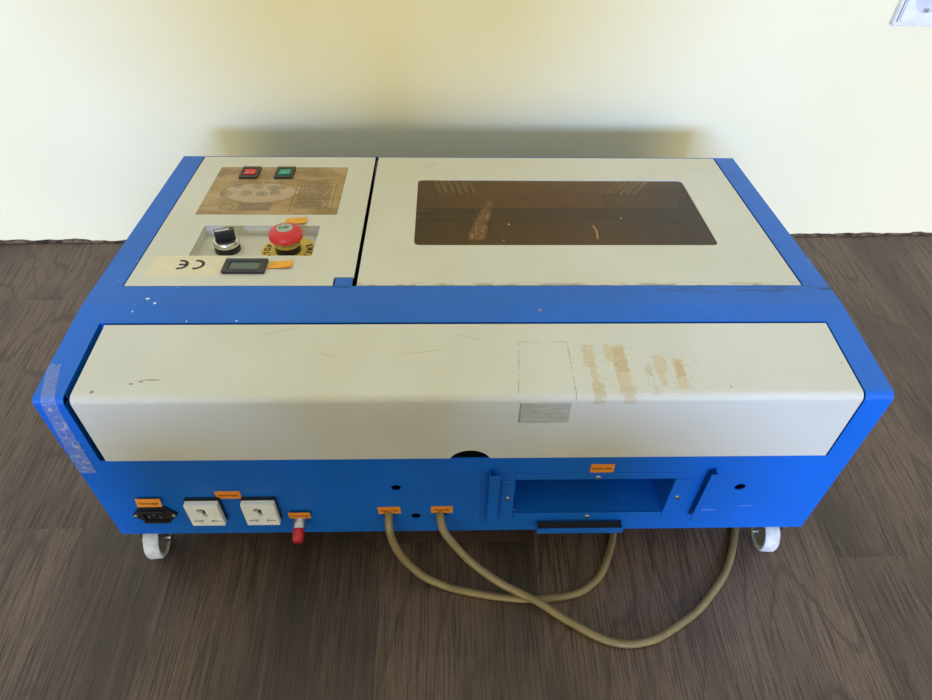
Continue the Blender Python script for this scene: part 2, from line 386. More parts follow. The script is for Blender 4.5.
def m_skirt():
    n = NT('ragged_brown_joint'); n.co()
    c = n.mix(n.ramp(n.noise(60, n.mapped((1, 1, 1))), .35, .65), (.03, .022, .016), (.16, .11, .07))
    return n.bsdf(c, .85, 0, .2)

BLUE_M = m_blue()
CREAM_M = m_cream('cream_powder_paint')
COVER_M = m_cream('cream_paint_with_tape_residue', cover_marks)
LID_M = m_cream('cream_paint_with_faint_print', lid_marks)
PANEL_M = m_cream('cream_panel_paint', None)
INNER_M = simple('dull_inner_metal', (.20, .20, .19), .6, .1)
FAR_M = simple('pale_inner_sheet', (.80, .72, .44), .6)
BED_M = simple('dark_grey_bed', (.26, .25, .23), .6, .2)
BLACK = simple('black_plastic', (.012, .012, .013), .35)
BLACKM = simple('matt_black_rubber', (.014, .014, .014), .7)
CHROME = simple('bright_metal', (.78, .77, .74), .22, 1)
STEEL = simple('zinc_steel', (.55, .56, .58), .35, 1)
WHITE = simple('white_socket_plastic', (.84, .84, .82), .35)
WHITEW = simple('white_wall_plastic', (.80, .81, .83), .3)
GREYP = simple('grey_socket_rim', (.22, .22, .21), .5)
NYLON = simple('worn_white_nylon', (.62, .62, .60), .45, var=.12, scale=120)
HUB = simple('grimy_grey_hub', (.26, .26, .22), .6, var=.2, scale=150)
ORANGE = simple('orange_label_paper', (.80, .26, .012), .5)
YELLOWL = simple('amber_label_tape', (.86, .38, .010), .35)
INK = simple('faded_ink', (.16, .045, .008), .6)
BLKINK = simple('black_ink', (.015, .014, .013), .5)
RED = simple('red_button_plastic', (.62, .022, .028), .3)
REDR = simple('red_rocker', (.62, .03, .025), .25)
GRNR = simple('green_rocker', (.006, .30, .185), .25)
REDV = simple('red_vinyl_cap', (.55, .010, .018), .25)
YELLOW = simple('yellow_disc', (.72, .50, .06), .5)
BADGE = simple('grey_green_badge', (.36, .42, .34), .4)
BADGED = simple('dark_badge_mark', (.03, .12, .07), .4)
STICK = simple('ivory_sticker', (.74, .65, .44), .45, var=.04)
PLATE_M = m_plate(); PANE_M = m_pane(); TAPE_M = m_tape(); LCD = m_lcd()
HOSE_M = simple('yellowed_silicone', (.255, .200, .095), .32, var=.12, scale=40, **{'Subsurface Weight': .1})
HOLE_M = simple('dark_hole_lining', (.010, .012, .016), .8)

# ------------------------------------------------------------------ the setting
WR = .01585; YW = .6592
def wy(x): return YW + WR*x
bm = NB(); box(bm, -3, 3, -4.6, wy(0)+.15, -.05, 0); fl = obj('floor', bm, m_floor()); tag(fl, kind='structure')
bm = NB(); prism(bm, [(-3, wy(-3)), (3, wy(3)), (3, wy(3)+.12), (-3, wy(-3)+.12)], 0.0, 2.7); tag(obj('wall_back', bm, m_wall()), kind='structure')
# ragged dark joint where the floor meets the wall
bm = NB(); N = 420
pts = []
for i in range(N+1):
    x = -1.6 + 3.2*i/N
    hgt = .0035 + .0018*math.sin(x*37) * math.sin(x*91+1) + random.uniform(-.0008, .0008)
    if x < -.69: hgt += .0025
    if x > .72: hgt += .0010
    pts.append((x, max(hgt, .0012)))
top = []; bot = []; fr = []
for x, h in pts:
    d = .0035 + (.003 if x > -.70 and x < .8 else .001) + random.uniform(-.001, .001)
    top.append(bm.verts.new((x, wy(x)-.0006, h))); fr.append(bm.verts.new((x, wy(x)-d, .0010))); bot.append(bm.verts.new((x, wy(x)-.0006, 0.0005)))
for i in range(N):
    bm.faces.new((fr[i], fr[i+1], top[i+1], top[i])); bm.faces.new((bot[i], bot[i+1], fr[i+1], fr[i])); bm.faces.new((top[i], top[i+1], bot[i+1], bot[i]))
bm.faces.new((fr[0], top[0], bot[0])); bm.faces.new((fr[-1], bot[-1], top[-1]))
tag(obj('trim_1', bm, m_skirt()), kind='structure')

# socket on the wall, top right
WS = Matrix.Translation((.698, wy(.698), .4400)) @ Matrix.Rotation(math.atan(WR), 4, 'Z') @ Matrix(((1,0,0,0),(0,0,-1,0),(0,1,0,0),(0,0,0,1)))
ws = empty('wall_socket', (.698, wy(.698), .4400))
tag(ws, 'white wall socket with a round recess at the upper right of the wall', 'socket')
bm = NB(); prism(bm, rrect(-.041, .041, -.041, .041, .004), 0, .009); lp = obj('frame', bm, WHITEW, ws, WS, bevel=.0015)
bm = NB(); prism(bm, rrect(-.0335, .0335, -.0335, .0335, .003), .009, .0115)
b2 = NB(); cyl(b2, .0195, .0, .03, seg=48)
bm = diff(bm, b2); obj('insert', bm, WHITEW, ws, WS, bevel=.0006)
bm = NB(); box(bm, -.0375, -.0360, -.034, .034, .009, .0100); obj('groove', bm, GREYP, ws, WS)
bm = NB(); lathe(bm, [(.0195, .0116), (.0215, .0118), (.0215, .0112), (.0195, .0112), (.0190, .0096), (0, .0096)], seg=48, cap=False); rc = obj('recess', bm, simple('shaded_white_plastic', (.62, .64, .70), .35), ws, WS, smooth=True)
for s in (-1, 1):
    bm = NB(); box(bm, -.003, .003, s*.0165-.003, s*.0165+.003, .0096, .0135); obj('earth_clip', bm, STEEL, ws, WS, bevel=.0008)
for s in (-1, 1):
    bm = NB(); cyl(bm, .0024, .0096, .0099, T(s*.0095, 0)); obj('pin_hole', bm, BLKINK, ws, WS)

# ------------------------------------------------------------------ the machine
mach = empty('laser_engraver', (0, .247, 0))
tag(mach, 'blue and cream metal laser engraving machine on castors, standing on the dark wooden floor', 'machine')
RB = .0075
def arc(cy, cz, r, a0, a1, n): return [(cy + r*math.cos(a0+(a1-a0)*i/n), cz + r*math.sin(a0+(a1-a0)*i/n)) for i in range(n+1)]
ZC = .2185; YC = .1010                       # lower and far edge of the opening for the tube cover
YA, YB = D1 + .0338*ca, D1 + .3640*ca        # opening for panel and lid on the slope
def zs(y): return H - (y - D1)*TA
PRT = (.0515, .2237, .1100, .1800)           # exhaust opening x0, x1, z0, z1
prof = [(0, ZB), (0, PRT[2]), (0, PRT[3]), (0, ZC)] + arc(RB, H-RB, RB, pi, pi/2, 7) + [(YC, H), (D1, H), (YA, zs(YA)), (YB, zs(YB)), (DT-.004, zs(DT-.004)), (DT-.0012, Z2-.0012), (DT, Z2-.005), (DT, ZB)]
iz = {'b': 0, 'p0': 1, 'p1': 2, 'c': 3, 'yc': 12, 'd1': 13, 'ya': 14, 'yb': 15}
assert abs(prof[iz['yc']][0]-YC) < 1e-9 and abs(prof[iz['ya']][0]-YA) < 1e-9
CX0, CX1 = -.3725, .3728; SX0, SX1 = -.3705, .3722
NX0, NX1 = -.1440, -.1250                    # small blue tongue by the seam
xsb = sorted({-HW, CX0, SX0, PRT[0], PRT[1], SX1, CX1, HW})
bm = NB()
G = {}
for i, x in enumerate(xsb):
    for j, (y, z) in enumerate(prof): G[i, j] = bm.verts.new((x, y, z))
for i in range(len(xsb)-1):
    xm = (xsb[i]+xsb[i+1])/2
    for j in range(len(prof)-1):
        if iz['c'] <= j < iz['yc'] and CX0 < xm < CX1: continue
        if iz['ya'] <= j < iz['yb'] and SX0 < xm < SX1: continue
        if j == iz['p0'] and PRT[0] < xm < PRT[1]: continue
        bm.faces.new((G[i, j], G[i+1, j], G[i+1, j+1], G[i, j+1]))
bmesh.ops.recalc_face_normals(bm, faces=bm.faces)
f0 = [f for f in bm.faces if abs(f.calc_center_median().y) < 1e-6][0]
if f0.normal.y > 0: bmesh.ops.reverse_faces(bm, faces=bm.faces)
loose = [v for v in bm.verts if not v.link_faces]; bmesh.ops.delete(bm, geom=loose, context='VERTS')
bmesh.ops.solidify(bm, geom=bm.faces[:], thickness=.0016)
def ext(b):
    ys = [v.co.y for v in b.verts]; return min(ys), max(ys)
if ext(bm)[0] < -.0005:                      # grew outwards: turn it round
    bmesh.ops.translate(bm, verts=bm.verts[:], vec=(0, .0016, 0))
# round holes in the near face and slanted vents in the far face
def vents():
    cut = NB()
    for k in range(6):
        for (xt, xb) in ((-.0405+k*.0105, -.0300+k*.0102), (.2835-k*.0098, .2660-k*.0103)):
            a = Vector((xt, DT, .236)); b = Vector((xb, DT, .2115)); w = .0021
            prism(cut, [(a.x-w, a.z), (a.x+w, a.z), (b.x+w, b.z), (b.x-w, b.z)], -DT-.01, -DT+.01, Matrix(((1,0,0,0),(0,0,-1,0),(0,1,0,0),(0,0,0,1))))
    return cut
cut = vents()
for x, z, r in ((-.0772, .1644, .0055), (-.0578, .1057, .0055), (.2991, .1600, .0060), (-.0890, .1100, .0065), (-.0290, .1100, .0065)):
    cyl(cut, r, -.01, .01, Matrix.Translation((x, 0, z)) @ Matrix.Rotation(pi/2, 4, 'X'), 28)
bm = diff(bm, cut)
# side plates, floor plate
side = [(y, z) for y, z in prof]
YZ = lambda x: Matrix(((0, 0, 1, x), (1, 0, 0, 0), (0, 1, 0, 0), (0, 0, 0, 1)))
for s in (-1, 1):
    sp = NB(); e = .0003
    ins = [(min(max(y, e), DT-e), z-e if z > ZB+.01 else z) for y, z in side]
    prism(sp, ins, 0, .0016, YZ(s*HW - (.0016 if s > 0 else 0) - s*.0001)); t = bpy.data.meshes.new('t'); bmesh.ops.recalc_face_normals(sp, faces=sp.faces); sp.to_mesh(t); sp.free(); bm.from_mesh(t)
box(bm, -HW+.001, HW-.001, .001, DT-.001, ZB+.0002, ZB+.0018)
# folded lips of the openings
box(bm, CX0-.0012, CX0, .009, YC-.001, H-.030, H-.0015); box(bm, CX1, CX1+.0012, .009, YC-.001, H-.016, H-.0015)
box(bm, CX0, CX1, YC, YC+.0014, H-.016, H-.0015)
box(bm, CX0-.0012, CX0, .0018, .030, ZC-.008, H-.010)
# tongue next to the seam
prism(bm, [(NX0, .030), (NX1, .030), (NX1, .0497), (NX0, .0497)], -.0016, 0, SLOPE)
housing = obj('housing', bm, BLUE_M, mach)
# inner fittings seen through the amber pane and the gaps
bm = NB()
box(bm, -.124, -.122, .145, DT-.003, ZB+.002, .268); box(bm, .340, .342, .145, DT-.003, ZB+.002, .262)
box(bm, -.122, .340, .1405, .1425, ZB+.002, .300)
box(bm, -.396, .396, .1120, .1135, ZB+.002, .300)
obj('inner_wall', bm, INNER_M, mach)
bm = NB()
box(bm, -.396, .396, .0035, .1115, .205, .2065)
obj('tube_tray', bm, BLACKM, mach)
bm = NB()
box(bm, -.121, .339, .143, DT-.0045, .180, .1830)
box(bm, -.121, .339, .4780, DT-.0045, .183, .1860)
box(bm, -.121, .339, .4600, .4620, .183, .1850)
obj('work_bed', bm, BED_M, mach)
bm = NB(); box(bm, -.1215, .3395, DT-.0026, DT-.0017, .160, .262)
bm = diff(bm, vents())
obj('far_inner_panel', bm, FAR_M, mach)
bm = NB(); box(bm, -.390, -.128, .150, .480, .215, .2165); obj('electronics_tray', bm, BLACKM, mach)

# --- tube cover: one bent sheet
sec = [(0, ZC+.0002), (0, H-RB-.02)] + arc(RB, H-RB, RB, pi, pi/2, 10) + [(YC-.0030, H)]
def sheet(sec, x0, x1, th):
    b = NB(); n = len(sec); outer = sec; inner = []
    for i in range(n):
        a = Vector(sec[max(i-1, 0)]); c = Vector(sec[min(i+1, n-1)]); t = (c-a).normalized(); nr = Vector((t.y, -t.x)); inner.append((sec[i][0]+nr.x*th, sec[i][1]+nr.y*th))
    poly = outer + inner[::-1]; prism(b, poly, 0, x1-x0, YZ(x0)); return b
bm = sheet(sec, -.3663, .3708, .0014)
c2 = NB(); lathe(c2, [(.0222, -.03), (.0222, .03)], Matrix.Translation((.0015, 0, ZC-.0085)) @ Matrix.Rotation(pi/2, 4, 'X'), 48)
bm = diff(bm, c2)
cover = obj('tube_cover', bm, COVER_M, mach, smooth=True)

# --- tape on the left corner
def surf(s):
    """point and normal on the case outline, s in metres: 0 at the bend, + over the top, - down the face"""
    q = RB*pi/4
    if s > q: return Vector((0, RB + (s-q), H)), Vector((0, 0, 1))
    if s < -q: return Vector((0, 0, H-RB + (s+q))), Vector((0, -1, 0))
    a = pi*.75 - s/RB; return Vector((0, RB + RB*math.cos(a), H-RB + RB*math.sin(a))), Vector((0, math.cos(a), math.sin(a)))
bm = NB(); nu, nv = 12, 90; grid = []
for j in range(nv+1):
    s = .040 - j/nv*.155
    if s > 0: xl, xr = -.3998 + .0075*(1-s/.04), -.3885 + .0095*(1-s/.04)
    else:
        t = min(1, -s/.105); xl = -.3923 - .0073*t; xr = -.3790 - .0035*t
    row = []
    for i in range(nu+1):
        u = i/nu; p, nn = surf(s); am = .0004 + (.0011 if -.10 < s < -.01 else .0002)
        p = p + nn*(.0004 + am*random.random()*(.3+.7*math.sin(pi*u))); p.x = xl + (xr-xl)*u + random.uniform(-.0003, .0003)
        if j == 0: p.y += .003*abs(math.sin(u*5))
        row.append(bm.verts.new(p))
    grid.append(row)
for j in range(nv):
    for i in range(nu): bm.faces.new((grid[j][i], grid[j][i+1], grid[j+1][i+1], grid[j+1][i]))
tp = obj('clear_tape', bm, TAPE_M, mach, smooth=True); tp['label'] = 'crumpled clear tape stuck over the left corner'

# --- control panel with its sunken pocket
def slot(bm_, x0, x1, y0, y1): return box(bm_, x0, x1, V(y0), V(y1), -.05, .05)
PK = (-.3172, -.1768, V(.2232), V(.2915)); PD = .0135
bm = NB(); prism(bm, [(-.3690, .0350), (NX0-.0018, .0350), (NX0-.0018, .0512), (-.1243, .0512), (-.1243, .3625), (-.3690, .3625)], -.0016, 0)
cb = NB(); box(cb, PK[0], PK[1], PK[2], PK[3], -.05, .05)
bm = diff(bm, cb)
for a in ((PK[0]-.0012, PK[0], PK[2]-.0012, PK[3]+.0012), (PK[1], PK[1]+.0012, PK[2]-.0012, PK[3]+.0012), (PK[0], PK[1], PK[2]-.0012, PK[2]), (PK[0], PK[1], PK[3], PK[3]+.0012)):
    box(bm, *a, -PD, -.0010)
box(bm, PK[0]-.0012, PK[1]+.0012, PK[2]-.0012, PK[3]+.0012, -PD-.0012, -PD)
panel = obj('control_panel', bm, PANEL_M, mach, SLOPE)
bm = NB(); box(bm, -.3365, -.1600, V(.3192), V(.4538), 0, .0004); pl = obj('instruction_plate', bm, PLATE_M, panel, SLOPE)
pl['label'] = 'worn brown instruction plate with faded print, upside down'
# rocker switches
def rocker(u, v, mat, lab):
    b = NB(); prism(b, rrect(u-.0125, u+.0125, v-.0165, v+.0165, .001), .0004, .0035)
    q = NB(); box(q, u-.0088, u+.0088, v-.0105, v+.0100, .0015, .01)
    b = diff(b, q); o = obj('rocker_switch', b, BLACK, mach, SLOPE, bevel=.0004); o['label'] = lab
    r = NB(); prism(r, [(-.0085, .0016), (.0085, .0016), (.0085, .0046), (0, .0030), (-.0085, .0034)], -.0080, .0080, Matrix(((0,0,1,u),(-1,0,0,v),(0,1,0,0),(0,0,0,1))))
    obj('rocker', r, mat, o, SLOPE, bevel=.0003)
rocker(-.2925, V(.4335), REDR, 'black framed switch with a red rocker'); rocker(-.2450, V(.4335), GRNR, 'black framed switch with a green rocker')
# small legends beside the switches
for lx in (-.2270, -.2735):
    bm = NB(); text_bm(bm, 'I', .007, T(lx, V(.437), .0005) @ FLIP); obj('switch_legend', bm, INK, pl, SLOPE)
# selector switch
SM = SLOPE @ T(-.2835, V(.2580), -PD)
bm = NB(); lathe(bm, [(.0150, 0), (.0150, .0065), (.0145, .0075), (0, .0075)], seg=48); sel = obj('selector_switch', bm, BLACK, mach, SM, smooth=True)
bm = NB(); lathe(bm, [(.0145, .0075), (.0152, .0085), (.0152, .0125), (.0140, .0145), (.0125, .0147), (.0125, .0120), (0, .0120)], seg=48, cap=False); obj('chrome_ring', bm, CHROME, sel, SM, smooth=True)
R = Matrix.Rotation(math.radians(20), 4, 'Z')
bm = NB(); lathe(bm, [(.0120, .0121), (.0118, .0155), (0, .0160)], seg=40, cap=False)
prism(bm, [(-.0115, -.0040), (.0115, -.0040), (.0115, .0045), (-.0115, .0045)], .0150, .0270, R)
kn = obj('knob', bm, BLACK, sel, SM, smooth=False, bevel=.0009)
bm = NB(); box(bm, -.0100, .0060, -.0012, .0008, .0270, .0273, R); box(bm, -.0118, -.0115, -.0012, .0010, .0165, .0262, R); obj('pointer_line', bm, WHITE, sel, SM)
# emergency stop
EM = SLOPE @ T(-.2110, V(.2548), -PD)
bm = NB(); lathe(bm, [(.0318, .0002), (.0318, .0012), (.0125, .0012)], seg=72, cap=False); lathe(bm, [(.0318, .0002), (0, .0002)], seg=72, cap=False)
disc = obj('warning_disc', bm, YELLOW, mach, EM); disc['label'] = 'round yellow disc reading EMERGENCY STOP'
bm = NB()
def ringtext(s, mid, r, step, size):
    n = len(s)
    for i, ch in enumerate(s):
        a = mid - (i-(n-1)/2)*step
        text_bm(bm, ch, size, T(r*math.cos(a), r*math.sin(a), .0013) @ Matrix.Rotation(a-pi/2, 4, 'Z'), .0001, .0004)
ringtext('EMERGENCY', math.radians(-48), .0250, math.radians(18), .0100); ringtext('STOP', math.radians(185), .0250, math.radians(18), .0100)
obj('disc_lettering', bm, BLKINK, disc, EM)
bm = NB(); lathe(bm, [(.0150, .0013), (.0150, .0100), (.0142, .0110), (0, .0110)], seg=48, cap=False); es = obj('emergency_stop_button', bm, BLACK, mach, EM, smooth=True)
bm = NB(); lathe(bm, [(.0148, .0095), (.0155, .0110), (.0175, .0182), (0, .0185)], seg=48, cap=False); obj('chrome_collar', bm, CHROME, es, EM, smooth=True)
bm = NB(); lathe(bm, [(0, .0182), (.0180, .0182), (.0198, .0196), (.0202, .0225), (.0196, .0255), (.0170, .0290), (.0130, .0310), (.0092, .0316), (0, .0316)], seg=64, cap=False); obj('mushroom_head', bm, RED, es, EM, smooth=True)
bm = NB(); lathe(bm, [(.0098, .0310), (.0096, .0320), (0, .0320)], seg=40, cap=False); bd = obj('badge', bm, BADGE, es, EM)
bm = NB(); prism(bm, [(-.0045, -.0010), (.0010, -.0010), (.0010, -.0035), (.0055, .0), (.0010, .0035), (.0010, .0012), (-.0045, .0012)], .0320, .0322, Matrix.Rotation(.5, 4, 'Z'))
box(bm, -.0060, -.0050, -.0040, .0040, .0320, .0322); obj('badge_mark', bm, BADGED, es, EM)
# CE sticker
bm = NB(); n_ = 10
prism(bm, [(-.3540, V(.1815)), (-.3300, V(.1812)), (-.2735, V(.1812)), (-.2728, V(.190)), (-.2722, V(.2200)), (-.2738, V(.2222)), (-.3500, V(.2222)), (-.3535, V(.2190))], 0, .0003)
stk = obj('certification_sticker', bm, STICK, mach, SLOPE); stk['label'] = 'ivory CE sticker, upside down'
bm = NB()
def ringarc(cx, cy, r0, r1, a0, a1, n=24):
    P = [(cx+r1*math.cos(a0+(a1-a0)*i/n), cy+r1*math.sin(a0+(a1-a0)*i/n)) for i in range(n+1)] + [(cx+r0*math.cos(a1-(a1-a0)*i/n), cy+r0*math.sin(a1-(a1-a0)*i/n)) for i in range(n+1)]
    prism(bm, P, .0003, .0004)
vy = V(.2040)
ringarc(-.3035, vy, .0063, .0098, -pi/2-.25, pi/2+.25)           # C, turned round
ringarc(-.3215, vy, .0063, .0098, -pi/2-.25, pi/2+.25)           # E, turned round
box(bm, -.3215-.001, -.3135, vy-.0018, vy+.0018, .0003, .0004)
obj('certification_mark', bm, BLKINK, stk, SLOPE)
# current meter
bm = NB(); prism(bm, rrect(-.2710, -.2235, V(.1850), V(.2115), .0012), 0, .0040)
q = NB(); box(q, -.2645, -.2305, V(.1905), V(.2060), .0022, .01); bm = diff(bm, q); mt = obj('digital_meter', bm, BLACK, mach, SLOPE, bevel=.0006)
bm = NB(); box(bm, -.2645, -.2305, V(.1905), V(.2060), .0018, .0024); obj('display', bm, LCD, mt, SLOPE)
def curl(x0, x1, y0, y1, w0, lift, mat=YELLOWL):
    """paper label with its far and near edge curling off the panel"""
    b = NB(); n = 10; m = 6; g = []
    for i in range(n+1):
        g.append([b.verts.new((x0+(x1-x0)*i/n + .001*(j/m), V(y0+(y1-y0)*j/m), w0+.0003+lift*(.35*(i/n)**2 + abs(j/m-.5)*1.0*(.4+.6*i/n)))) for j in range(m+1)])
    for i in range(n):
        for j in range(m): b.faces.new((g[i][j], g[i+1][j], g[i+1][j+1], g[i][j+1]))
    bmesh.ops.solidify(b, geom=b.faces[:], thickness=.0002)
    return b
lb = obj('paper_label', curl(-.2225, -.1960, .1950, .2095, 0, .0030), YELLOWL, mach, SLOPE, smooth=True); lb['label'] = 'curled amber paper label beside the meter'
lb = obj('paper_label', curl(-.2215, -.1955, .2935, .3080, 0, .0030), YELLOWL, mach, SLOPE, smooth=True); lb['label'] = 'curled amber paper label behind the red button'

# --- lid with the amber window
bm = NB(); prism(bm, [(-.1196, .0350), (.3700, .0350), (.3700, .3625), (-.1196, .3625)], -.0016, 0)
box(bm, -.1196, -.1184, .0350, .3625, -.012, -.0014); box(bm, .3688, .3700, .0350, .3625, -.012, -.0014)
WN = (-.0605, .3040, V(.2462), V(.4175))
cb = NB(); prism(cb, rrect(*WN, .007), -.01, .01); bm = diff(bm, cb)
lid = obj('lid', bm, LID_M, mach, SLOPE)
bm = NB(); prism(bm, rrect(WN[0]-.009, WN[1]+.009, WN[2]-.009, WN[3]+.009, .006), -.0046, -.0017); obj('viewing_pane', bm, PANE_M, lid, SLOPE)

# --- exhaust opening: duct, folded plates, rails, screws
EXX0, EXX1, EZ0, EZ1 = PRT
bm = NB(); L = .105; t = .0012
for a in ((EXX0-t, EXX1+t, .0018, L, EZ0-t, EZ0), (EXX0-t, EXX1+t, .0018, L, EZ1, EZ1+t), (EXX0-t, EXX0, .0018, L, EZ0, EZ1), (EXX1, EXX1+t, .0018, L, EZ0, EZ1), (EXX0-t, EXX1+t, L, L+t, EZ0-t, EZ1+t)): box(bm, *a)
obj('exhaust_duct', bm, BLUE_M, mach)
bm = NB(); box(bm, .0505, .2265, -.0012, 0, EZ1-.0003, .1905); obj('flange_plate', bm, BLUE_M, mach, bevel=.0003)
bm = NB(); box(bm, .0370, .0512, -.0012, 0, .1000, .1770); obj('flange_plate', bm, BLUE_M, mach, bevel=.0003)
bm = NB(); box(bm, .2240, .2420, -.0012, 0, .1000, .1770); obj('flange_plate', bm, BLUE_M, mach, bevel=.0003)
bm = NB(); box(bm, .0530, .2225, -.0012, 0, .0965, EZ0+.0004); obj('flange_plate', bm, BLUE_M, mach, bevel=.0003)
def screw(u, v, w=.0012, r=.0031, M=FACE, parent=mach):
    b = NB(); lathe(b, [(r, 0), (r, .0006), (r*.75, .0016), (0, .0019)], T(u, v, w), 24, cap=False); o = obj('screw', b, STEEL, parent, M, smooth=True)
    b = NB(); R_ = Matrix.Rotation(.5+u*9, 4, 'Z'); box(b, -r*.62, r*.62, -.0003, .0003, .0015, .0020, T(u, v, w) @ R_); box(b, -.0003, .0003, -r*.62, r*.62, .0015, .0020, T(u, v, w) @ R_); obj('screw_slot', b, BLKINK, o, M)
screw(.1388, .1836); screw(.0440, .1434); screw(.2335, .1429); screw(.1385, .1036)
bm = NB(); box(bm, .0222, .0234, -.0090, 0, .1020, .1990); box(bm, .0222, .0330, -.0100, -.0088, .1020, .1990); box(bm, .0150, .0224, -.0010, 0, .1000, .1990); obj('guide_rail', bm, BLUE_M, mach, bevel=.0003)
bm = NB(); box(bm, .2613, .2625, -.0090, 0, .1060, .1985); box(bm, .2545, .2625, -.0100, -.0088, .1060, .1985); box(bm, .2624, .2690, -.0010, 0, .1060, .1985); obj('guide_rail', bm, BLUE_M, mach, bevel=.0003)
bm = NB(); box(bm, .0810, .1800, -.0130, -.0118, .0862, .0960); box(bm, .0810, .1800, -.0130, .0, .0856, .0868); box(bm, .0806, .0818, -.0130, 0, .0868, .0930); box(bm, .1790, .1802, -.0130, 0, .0868, .0930)
obj('catch_lip', bm, BLUE_M, mach, bevel=.0003)
bm = NB(); box(bm, .0820, .1788, -.0114, -.0004, .0870, .0905); obj('slot_strip', bm, BLACKM, mach)  # plain black strip filling the slot behind the lip

# --- power inlet
IM = FACE @ T(-.3472, .1183)
bm = NB(); HX = [(-.0245, .0), (-.0165, .0105), (-.0150, .0145), (.0150, .0145), (.0165, .0115), (.0245, .0), (.0165, -.0105), (.0130, -.0155), (-.0130, -.0155), (-.0165, -.0105)]
prism(bm, HX, 0, .0035)
q = NB(); prism(q, [(-.0125, -.0100), (.0125, -.0100), (.0125, .0040), (.0080, .0095), (-.0080, .0095), (-.0125, .0040)], .0010, .02)
bm = diff(bm, q); box(bm, -.0145, .0145, .0100, .0130, .0035, .0075); box(bm, -.0145, .0145, -.0135, -.0110, .0035, .0060)
inlet = obj('power_inlet', bm, BLACK, mach, IM, bevel=.0004)
for u, v in ((-.0065, -.001), (.0065, -.001), (0, .0042)):
    b = NB(); box(b, u-.0011, u+.0011, v-.0022, v+.0022, .0005, .0050); obj('pin', b, STEEL, inlet, IM)
for u in (-.0208, .0208): screw(u, -.0005, .0035, .0024, IM, inlet)
# --- two universal sockets
def power_socket(u, v, M=FACE):
    S = M @ T(u, v)
    b = NB(); prism(b, rrect(-.0188, .0188, -.0218, .0224, .0015), 0, .0042); o = obj('power_socket', b, BLACK, mach, S)
    b = NB(); prism(b, rrect(-.0180, .0180, -.0212, .0212, .0012), .0042, .0098)
    cuts = []
    for a in ((-.0020, .0025, .0, .0085), (-.0050, .0025, .0065, .0118), (-.0145, -.0050, -.0132, -.0100), (.0050, .0145, -.0132, -.0100), (-.0075, -.0048, -.0145, -.0088), (.0048, .0075, -.0145, -.0088)): cuts.append(box(NB(), a[0], a[1], a[2], a[3], .006, .02))
    cuts.append(cyl(NB(), .0038, .0061, .02, T(-.0030, .0098), 20))
    cuts.append(prism(NB(), [(-.0018, .0012), (.0042, .0012), (.0030, -.0016), (-.0005, -.0016)], .0061, .02))
    for cu in cuts: b = diff(b, cu)
    f = obj('socket_face', b, WHITE, o, S, bevel=.0005)
    for a in ((-.0050, .0045, -.0020, .0132), (-.0150, -.0040, -.0150, -.0084), (.0040, .0150, -.0150, -.0084)):
        b = NB(); box(b, a[0], a[1], a[2], a[3], .0058, .0066); obj('contact_slot', b, BLKINK, o, S)
power_socket(-.2884, .1275); power_socket(-.2277, .1275)
# --- gas fitting with red cap
GM = Matrix.Translation((-.1895, 0, .1030)) @ Matrix.Rotation(math.radians(90+14), 4, 'X')
bm = NB(); lathe(bm, [(.0078, 0), (.0078, .0035), (.0072, .0040), (.0072, .0110), (.0062, .0125), (0, .0125)], GM, 28, cap=False); gf = obj('gas_fitting', bm, STEEL, mach, smooth=True)
bm = NB(); lathe(bm, [(0, .0100), (.0062, .0105), (.0066, .0130), (.0062, .0245), (.0050, .0270), (0, .0275)], GM, 28, cap=False); obj('red_cap', bm, REDV, gf, smooth=True)
# --- orange labels on the face
def face_label(u, v, wd, hg, txt, rot=0, tilt=0, extra=0.0, lab=None):
    S = FACE @ T(u, v, extra) @ Matrix.Rotation(math.radians(rot), 4, 'Z') @ Matrix.Rotation(math.radians(tilt), 4, 'X')
    b = NB(); box(b, -wd/2, wd/2, -hg/2, hg/2, .0001, .0004); o = obj('orange_label', b, ORANGE, mach, S); o['label'] = lab
    b = NB(); text_bm(b, txt, .0047, T(0, -.0006, .0005), .00006, .00012, sx=.78); obj('printed_text', b, INK, o, S)
face_label(-.3450, .1465, .0265, .0118, 'Power supply', 1, -14, .0045, 'orange label above the power inlet')
face_label(-.2590, .1540, .0270, .0145, 'Power output', 0, 0, 0, 'orange label between the two sockets')
face_label(-.1877, .1150, .0240, .0120, 'Compress gas', 0, 0, .003, 'orange label above the red cap')
face_label(-.0872, .1190, .0250, .0140, 'Water outlet', 2, 0, 0, 'orange label above the left hose')
face_label(-.0282, .1195, .0245, .0140, 'Water inlet', 0, 0, 0, 'orange label above the right hose')
face_label(.1410, .1990, .0250, .0150, 'Smoke outlet', 0, 0, 0, 'orange label above the exhaust opening')

# --- castors
def castor():
    b = NB(); box(b, -.014, .014, -.018, .018, .0695, .0719); o = obj('castor', b, STEEL, mach)
    b = NB()
    for s in (-1, 1): prism(b, [(-.004, .020), (.004, .020), (.0150, .0680), (-.0140, .0680)], s*.0125-.0008, s*.0125+.0008, YZ(0) @ I4)
    box(b, -.0153, .0153, -.0150, .0150, .0675, .0695); f = obj('fork', b, STEEL, o)
    WM = Matrix.Translation((0, 0, .025)) @ Matrix.Rotation(pi/2, 4, 'Y')
    b = NB(); lathe(b, [(.0180, -.0075), (.0205, -.0090), (.0230, -.0088), (.0250, -.0062), (.0250, .0062), (.0230, .0088), (.0205, .0090), (.0180, .0075)], WM, 48, cap=False)
    lathe(b, [(.0180, -.0075), (.0180, .0075)], WM, 48, cap=False); w = obj('wheel', b, NYLON, o, smooth=True)
    b = NB(); lathe(b, [(.0181, -.0060), (.0181, .0060)], WM, 40); h = obj('hub', b, HUB, o)
    b = NB(); cyl(b, .0032, -.0170, .0170, WM, 20); a = obj('axle', b, CHROME, o)
    return o, [f, w, h, a]
